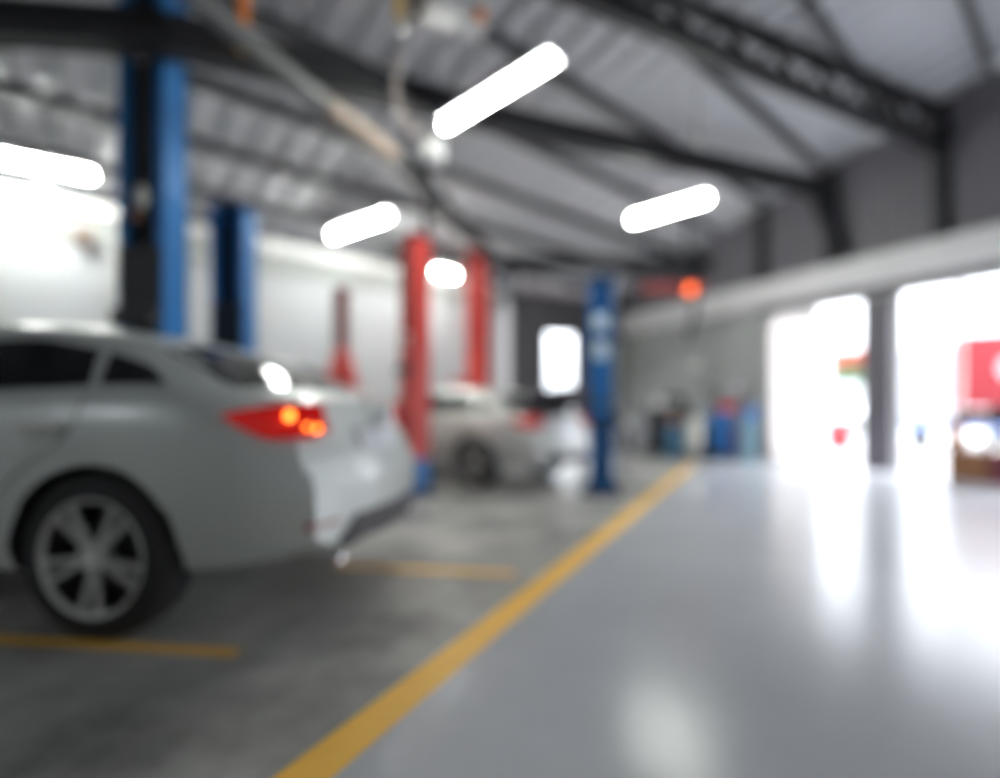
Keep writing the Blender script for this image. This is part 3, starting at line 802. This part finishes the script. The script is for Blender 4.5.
cabinet('bright blue tool cabinet, the widest in the far row', 717, 732.5, 10.9, 412, M['blue2'], 4)
cabinet('dark maroon cabinet squeezed beside the bright blue one', 735, 744, 10.85, 424, M['maroon'], 3, d=.3)
cabinet('pale blue cabinet against the white sliding door panel', 744.5, 757, 10.35, 420, M['lblue'], 2, d=.25, castor=False)
def drum(label, px, Y, ytop, r, m, mcap=None, z0=0, name='oil_drum', cat='drum'):
    c = gp(px, Y); h = H0 + (HY - ytop) / F * Y - z0
    t = thing(name, label, cat, (c.x, c.y, z0))
    k = MB(); pr = [(0, 0), (r, 0), (r, .02)]
    for f in (.33, .66): pr += [(r, h * f - .02), (r * 1.04, h * f), (r, h * f + .02)]
    pr += [(r, h - .02), (r * .97, h), (r * .9, h - .015), (0, h - .015)]
    k.lathe(pr, 'Z', seg=28); k.build('shell', m, t, smooth=True)
    k = MB(); k.cyl((r * .5, 0, h - .016), (r * .5, 0, h + .015), r * .14, seg=14); k.build('bung_cap', mcap or M['steel'], t)
    return t, h
_, dh_ = drum('teal blue oil drum standing in the far row with an orange pot on top', 675, 11.25, 424, .22, M['teal'])
_h = H0 + (HY - 424) / F * 11.25
c = gp(675, 11.25)
t = thing('paint_pot', 'copper-orange pot standing on the teal drum', 'pot', (c.x - .04, c.y - .02, _h + .001))
k = MB(); k.lathe([(0, 0), (.10, 0), (.12, .16), (.11, .17), (0, .165)], 'Z', seg=24); k.build('pot_body', mat('copper_orange', (.5, .19, .09), .4), t, smooth=True)
k = MB(); k.lathe([(.118, .15), (.128, .16), (.118, .175)], 'Z', seg=24); k.build('rim', M['steelm'], t)
# compressor tank
c = gp(694, 10.85)
t = thing('air_compressor', 'cream upright air tank between the teal drum and blue cabinet', 'air compressor', (c.x, c.y, 0))
k = MB(); k.lathe([(0, .14), (.12, .16), (.17, .24), (.17, .8), (.12, .88), (0, .9)], 'Z', seg=28); k.build('tank', M['cream'], t, smooth=True)
for a in range(3):
    k = MB(); k.beam((.13 * math.cos(a * 2.1), .13 * math.sin(a * 2.1), .2), (.2 * math.cos(a * 2.1), .2 * math.sin(a * 2.1), .0), .03, .03); k.build('leg', M['black'], t)
k = MB(); k.box((0, 0, .97), (.26, .22, .14), bev=.03); k.build('pump', M['black'], t)
k = MB(); k.cyl((.0, -.15, 1.02), (0, -.11, 1.02), .05, seg=18); k.build('gauge', M['white'], t)
# dark machine behind
c = Vector((4.0, 12.0, 0))
t = thing('tyre_changer', 'large dark machine standing behind the drum and air tank', 'machine', (c.x, c.y, 0))
k = MB(); k.box((0, 0, .5), (.68, .6, 1.0), bev=.04); k.build('machine_body', M['diff'], t)
k = MB(); k.cyl((0, 0, 1.0), (0, 0, 1.08), .3, seg=30); k.build('turntable', M['steelm'], t)
k = MB(); k.box((.25, .15, 1.1), (.14, .14, .5), bev=.01); k.box((.05, .15, 1.33), (.5, .1, .1), bev=.01); k.build('mast', M['steel'], t)
k = MB(); k.cyl((-.18, .15, 1.28), (-.18, .15, 1.12), .03, seg=12); k.build('mount_head', M['chrome'], t)
# things on the blue cabinet
c = gp(727, 11.1); hb = H0 + (HY - 412) / F * 10.9
t = thing('tool_box', 'red tool box on top of the bright blue cabinet', 'tool box', (c.x, c.y, hb))
k = MB(); k.box((0, 0, .08), (.34, .2, .16), bev=.012); k.build('box_body', M['red'], t)
k = MB(); k.box((0, 0, .175), (.35, .21, .03), bev=.008); k.build('lid', M['red'], t)
k = MB(); k.tube([(-.1, 0, .19), (-.1, 0, .24), (.1, 0, .24), (.1, 0, .19)], .01); k.build('handle', M['chrome'], t)
c = gp(751, 10.5); hb = H0 + (HY - 420) / F * 10.35
t = thing('jerry_can', 'blue fluid can standing on the pale blue cabinet', 'can', (c.x, c.y, hb))
k = MB(); k.box((0, 0, .13), (.22, .14, .26), bev=.02); k.build('can_body', M['blue2'], t)
k = MB(); k.cyl((.07, 0, .25), (.07, 0, .3), .025, seg=12); k.build('cap', M['black'], t)
# black bench and tyres in the row
c = gp(645, 12.3)
t = thing('work_bench', 'long black work bench behind the grey and black cabinets', 'bench', (c.x, c.y + .4, 0))
k = MB(); k.box((0, 0, .86), (1.5, .6, .06), bev=.008); k.build('bench_top', M['black'], t)
k = MB(); k.box((0, .27, .45), (1.4, .03, .76)); k.build('back_panel', M['black'], t)
for sx in (-1, 1):
    for sy in (-1, 1):
        k = MB(); k.box((sx * .7, sy * .25, .415), (.06, .06, .83)); k.build('leg', M['steel'], t)
k = MB(); k.box((0, 0, .2), (1.34, .44, .03)); k.build('lower_shelf', M['black'], t)
c = Vector((4.74, 11.82, 0))
for i, w_ in enumerate(('bottom', 'middle', 'topmost')):
    k = MB(); k.lathe([(.17, -.09), (.27, -.1), (.31, -.07), (.315, 0), (.31, .07), (.27, .1), (.17, .09), (.17, -.09)], 'Z', seg=36)
    o = k.build('car_tyre', M['tyre'], None, w_ + ' black tyre of the stack between the air tank and blue cabinet', smooth=True, cat='tyre', group='stacked tyres')
    o.scale = (.86, .86, 1); o.location = (c.x, c.y, .101 + .202 * i)
# wall items
def round_item(name, label, cat, px, Y, py, r, m, m2, rz=0):
    p = gp(px, Y, py); t = thing(name, label, cat, p, rz)
    k = MB(); k.lathe([(0, -.05), (r * .9, -.05), (r, -.03), (r, .05), (0, .05)], 'Y', seg=28); k.build('dial', m, t, smooth=True)
    k = MB(); k.lathe([(r * .85, -.06), (r * 1.05, -.06), (r * 1.08, .03), (r * .85, .03), (r * .85, -.06)], 'Y', seg=28); k.build('ring', m2, t, smooth=True)
    k = MB(); k.box((0, .12, 0), (.05, .16, .05)); k.build('mount', M['steel'], t)
def wallY(px): return 5694 / (px - 244)
round_item('wall_fan', 'pale round wall fan high above the dark machine', 'fan', 697, wallY(697) - .45, 366, .17, M['cream'], M['greyp'], R(-50))
round_item('hose_reel', 'grey round hose reel on the wall above the air tank', 'hose reel', 713, wallY(713) - .42, 394, .15, M['greyp'], M['steelm'], R(-50))
round_item('wall_clock', 'pale lilac round dial on the wall above the blue cabinet', 'clock', 737, wallY(737) - .35, 388, .12, mat('lilac', (.6, .55, .65), .4), M['greyp'], R(-50))
for i, (px, py, Y, m_, lb_) in enumerate(((628, 408, 11.7, 'cream', 'pale round bottle standing on the low black cabinet'), (650, 412, 11.6, 'cream', 'cream round canister standing where the grey and black cabinets meet'))):
    hb = H0 + (HY - (428 if i == 0 else 408)) / F * (11.6 if i == 0 else 11.4)
    c = gp(625 if i == 0 else 657, 11.75 if i == 0 else 11.7)
    t = thing('canister', lb_, 'canister', (c.x, c.y, hb), 0, 'canisters on the far cabinets')
    k = MB(); k.lathe([(0, 0), (.09, 0), (.095, .2), (.05, .26), (.03, .3), (0, .3)], 'Z', seg=20); k.build('can_shell', M[m_], t, smooth=True)
    k = MB(); k.cyl((0, 0, .29), (0, 0, .33), .035, seg=12); k.build('cap', M['steelm'], t)

# ------------------------------------------------------------------ shelf at the right doorway
t = thing('workbench', 'brown wooden shelf unit at the right edge in front of the open doorway', 'shelf', (6.68, 6.98, 0), R(-64))
def B(c, s, name, m, bev=.008, **k_): q = MB(); q.box(c, s, bev=bev); return q.build(name, m, t, **k_)
for z in (.06, .45, .85): B((0, 0, z), (.95, .42, .035), 'shelf_board', M['brown'])
for sx in (-1, 1): B((sx * .46, 0, .44), (.035, .42, .86), 'side_panel', M['brown'])
B((0, .2, .25), (.9, .02, .38), 'back_panel', M['brown'])
B((-.22, -.2, .25), (.42, .02, .34), 'cupboard_door', M['brown']); B((.22, -.2, .25), (.42, .02, .34), 'cupboard_door', M['maroon'], label='dark red cupboard door')
B((0, -.0, .865), (1.0, .46, .02), 'bench_top', M['steel'])
def on_shelf(name, label, cat, lx, ly, z, fn, group=None):
    v = Matrix.Rotation(R(-64), 4, 'Z') @ Vector((lx, ly, 0)); o = thing(name, label, cat, (6.68 + v.x, 6.98 + v.y, z), R(-64), group); fn(o)
def jar(o):
    k = MB(); k.lathe([(0, 0), (.052, 0), (.055, .12), (.045, .145), (0, .145)], 'Z', seg=22); k.build('jar_body', M['white'], o, smooth=True)
    k = MB(); k.cyl((0, 0, .14), (0, 0, .165), .048, seg=20); k.build('lid', M['greyp'], o)
on_shelf('paint_can', 'white can on the middle board of the brown shelf, left one of the pair', 'can', -.32, -.08, .4685, jar, 'white cans on the brown shelf')
on_shelf('paint_can', 'white can on the middle board of the brown shelf, right one of the pair', 'can', -.08, -.08, .4685, jar, 'white cans on the brown shelf')
def boxy(m, s):
    def f(o):
        k = MB(); k.box((0, 0, s[2] / 2), s, bev=.01); k.build('carton', m, o)
        k = MB(); k.box((0, 0, s[2] + .001), (s[0] * .98, .05, .003)); k.build('tape', M['cream'], o)
    return f
on_shelf('cardboard_box', 'brown carton on top of the shelf unit by the doorway', 'box', -.28, 0, .876, boxy(M['brown'], (.3, .26, .16)))
on_shelf('cardboard_box', 'dark grey carton on top of the shelf unit beside the brown carton', 'box', .12, 0, .876, boxy(M['diff'], (.34, .28, .2)))

# ------------------------------------------------------------------ outside yard
yd = MB(); yd.box((25, 18, -.1), (70, 70, .1)); struct('ground', yd, M['yard'])
# red drum
drum('red drum standing in the yard outside the nearer glazed opening', 839, 14, 420, .30, M['paintred'], z0=-.05, name='oil_drum')
# striped awning on posts
c = gp(862, 17.5)
t = thing('market_awning', 'orange and green striped awning on posts out in the yard', 'awning', (c.x, c.y, -.05), R(-20))
k = MB(); k.box((0, 0, 2.8), (1.7, .9, .6), rx=R(10), bev=.02); k.build('canopy', M['orangec'], t, label='orange upper cloth')
k = MB(); k.box((0, -.05, 2.25), (1.7, .85, .5), bev=.02); k.build('valance', M['green'], t, label='green lower cloth')
for sx in (-1, 1):
    k = MB(); k.cyl((sx * .75, 0, 0), (sx * .75, 0, 2.15), .03); k.build('post', M['steelm'], t)
# parked white car outside
def simple_trailer(): pass
c = gp(790, 27)
make_car('parked_car', 'white car parked out in the yard behind the red drum', (c.x + 2.2, c.y - 3.4, -.05), R(150), M['whitecar'], lit=False)
# white van with blue skirt
c = gp(972, 14.2)
t = thing('box_truck', 'white box truck with a blue skirt parked outside the wide opening', 'truck', (c.x, c.y + .9, -.05), R(-10))
k = MB(); k.box((0, 0, 1.75), (3.0, 1.9, 2.0), bev=.05); k.build('cargo_box', mat('grey_white_truck_panel', (.3, .31, .34), .5), t)
k = MB(); k.box((0, 0, .66), (3.0, 1.85, .26), bev=.02); k.build('skirt', M['ltblue'], t, label='blue skirt')
k = MB(); k.box((2.1, 0, 1.15), (1.1, 1.8, 1.3), bev=.15); k.build('cab', M['white'], t)
k = MB(); k.box((2.4, 0, 1.45), (.54, 1.7, .45), bev=.05); k.build('cab_window', M['glass'], t)
for x in (-1.0, 2.0):
    for s in (-1, 1):
        k = MB(); k.lathe([(0, -.12), (.32, -.12), (.38, -.06), (.38, .06), (.32, .12), (0, .12)], 'Y', seg=24); w = k.build('wheel', M['tyre'], t, smooth=True); w.location = (x, s * .7, .28); w.scale = (.72, .9, .72)
# red trailer
c = gp(1040, 10.4)
t = thing('cargo_trailer', 'red panelled trailer outside behind the brown shelf with a white round mark', 'trailer', (c.x + .35, c.y + .6, -.05), R(-30))
k = MB(); k.box((0, 0, 1.92), (2.3, 1.2, 1.55), bev=.03); k.build('box_body', M['paintred'], t)
k = MB(); k.cyl((-.35, -.615, 1.95), (-.35, -.6, 1.95), .26, seg=28); k.build('round_mark', M['greyp'], t, label='white round mark')
k = MB(); k.box((0, 0, .98), (2.2, 1.0, .12)); k.cyl((-.7, -.4, .92), (-.7, -.4, .0), .04); k.build('chassis', M['steel'], t)
for s in (-1, 1):
    k = MB(); k.lathe([(0, -.1), (.36, -.1), (.42, -.05), (.42, .05), (.36, .1), (0, .1)], 'Y', seg=24); w = k.build('wheel', M['tyre'], t, smooth=True); w.location = (.3, s * .5, .42)

# ------------------------------------------------------------------ sky, camera
w = bpy.data.worlds.new('sky'); bpy.context.scene.world = w; w.use_nodes = True
bg = w.node_tree.nodes['Background']; bg.inputs[0].default_value = (.88, .93, 1, 1); wn = w.node_tree; wt = wn.nodes.new('ShaderNodeTexCoord'); ws_ = wn.nodes.new('ShaderNodeSeparateXYZ'); wm = wn.nodes.new('ShaderNodeMapRange')
# overcast sky : brighter overhead than at the horizon
wm.inputs[1].default_value = 0; wm.inputs[2].default_value = .8; wm.inputs[3].default_value = .55; wm.inputs[4].default_value = 5.0
wn.links.new(wt.outputs['Generated'], ws_.inputs[0]); wn.links.new(ws_.outputs[2], wm.inputs[0]); wn.links.new(wm.outputs[0], bg.inputs[1])
sun = bpy.data.lights.new('sun', 'SUN'); sun.energy = .8; sun.angle = R(3); sun.color = (1, .96, .9)
so = bpy.data.objects.new('sun', sun); C.objects.link(so); so.rotation_euler = (R(28), R(10), R(150))
cd = bpy.data.cameras.new('camera'); co = bpy.data.objects.new('camera', cd); C.objects.link(co)
co.location = (0, 0, H0); co.rotation_euler = (R(90), 0, 0)
cd.sensor_width = 36; cd.lens = F / 1000 * 36; cd.shift_y = (HY - 389) / 1000.0
cd.clip_start = .02; cd.clip_end = 300
cd.dof.use_dof = True; cd.dof.focus_distance = .9; cd.dof.aperture_fstop = .43
sc = bpy.context.scene; sc.camera = co
sc.view_settings.view_transform = 'Standard'; sc.view_settings.look = 'None'; sc.view_settings.gamma = 1
sc.view_settings.use_curve_mapping = False; sc.view_settings.exposure = 2.1
sc.cycles.max_bounces = 10; sc.cycles.diffuse_bounces = 6; sc.cycles.use_denoising = True
sc.cycles.sample_clamp_indirect = 8
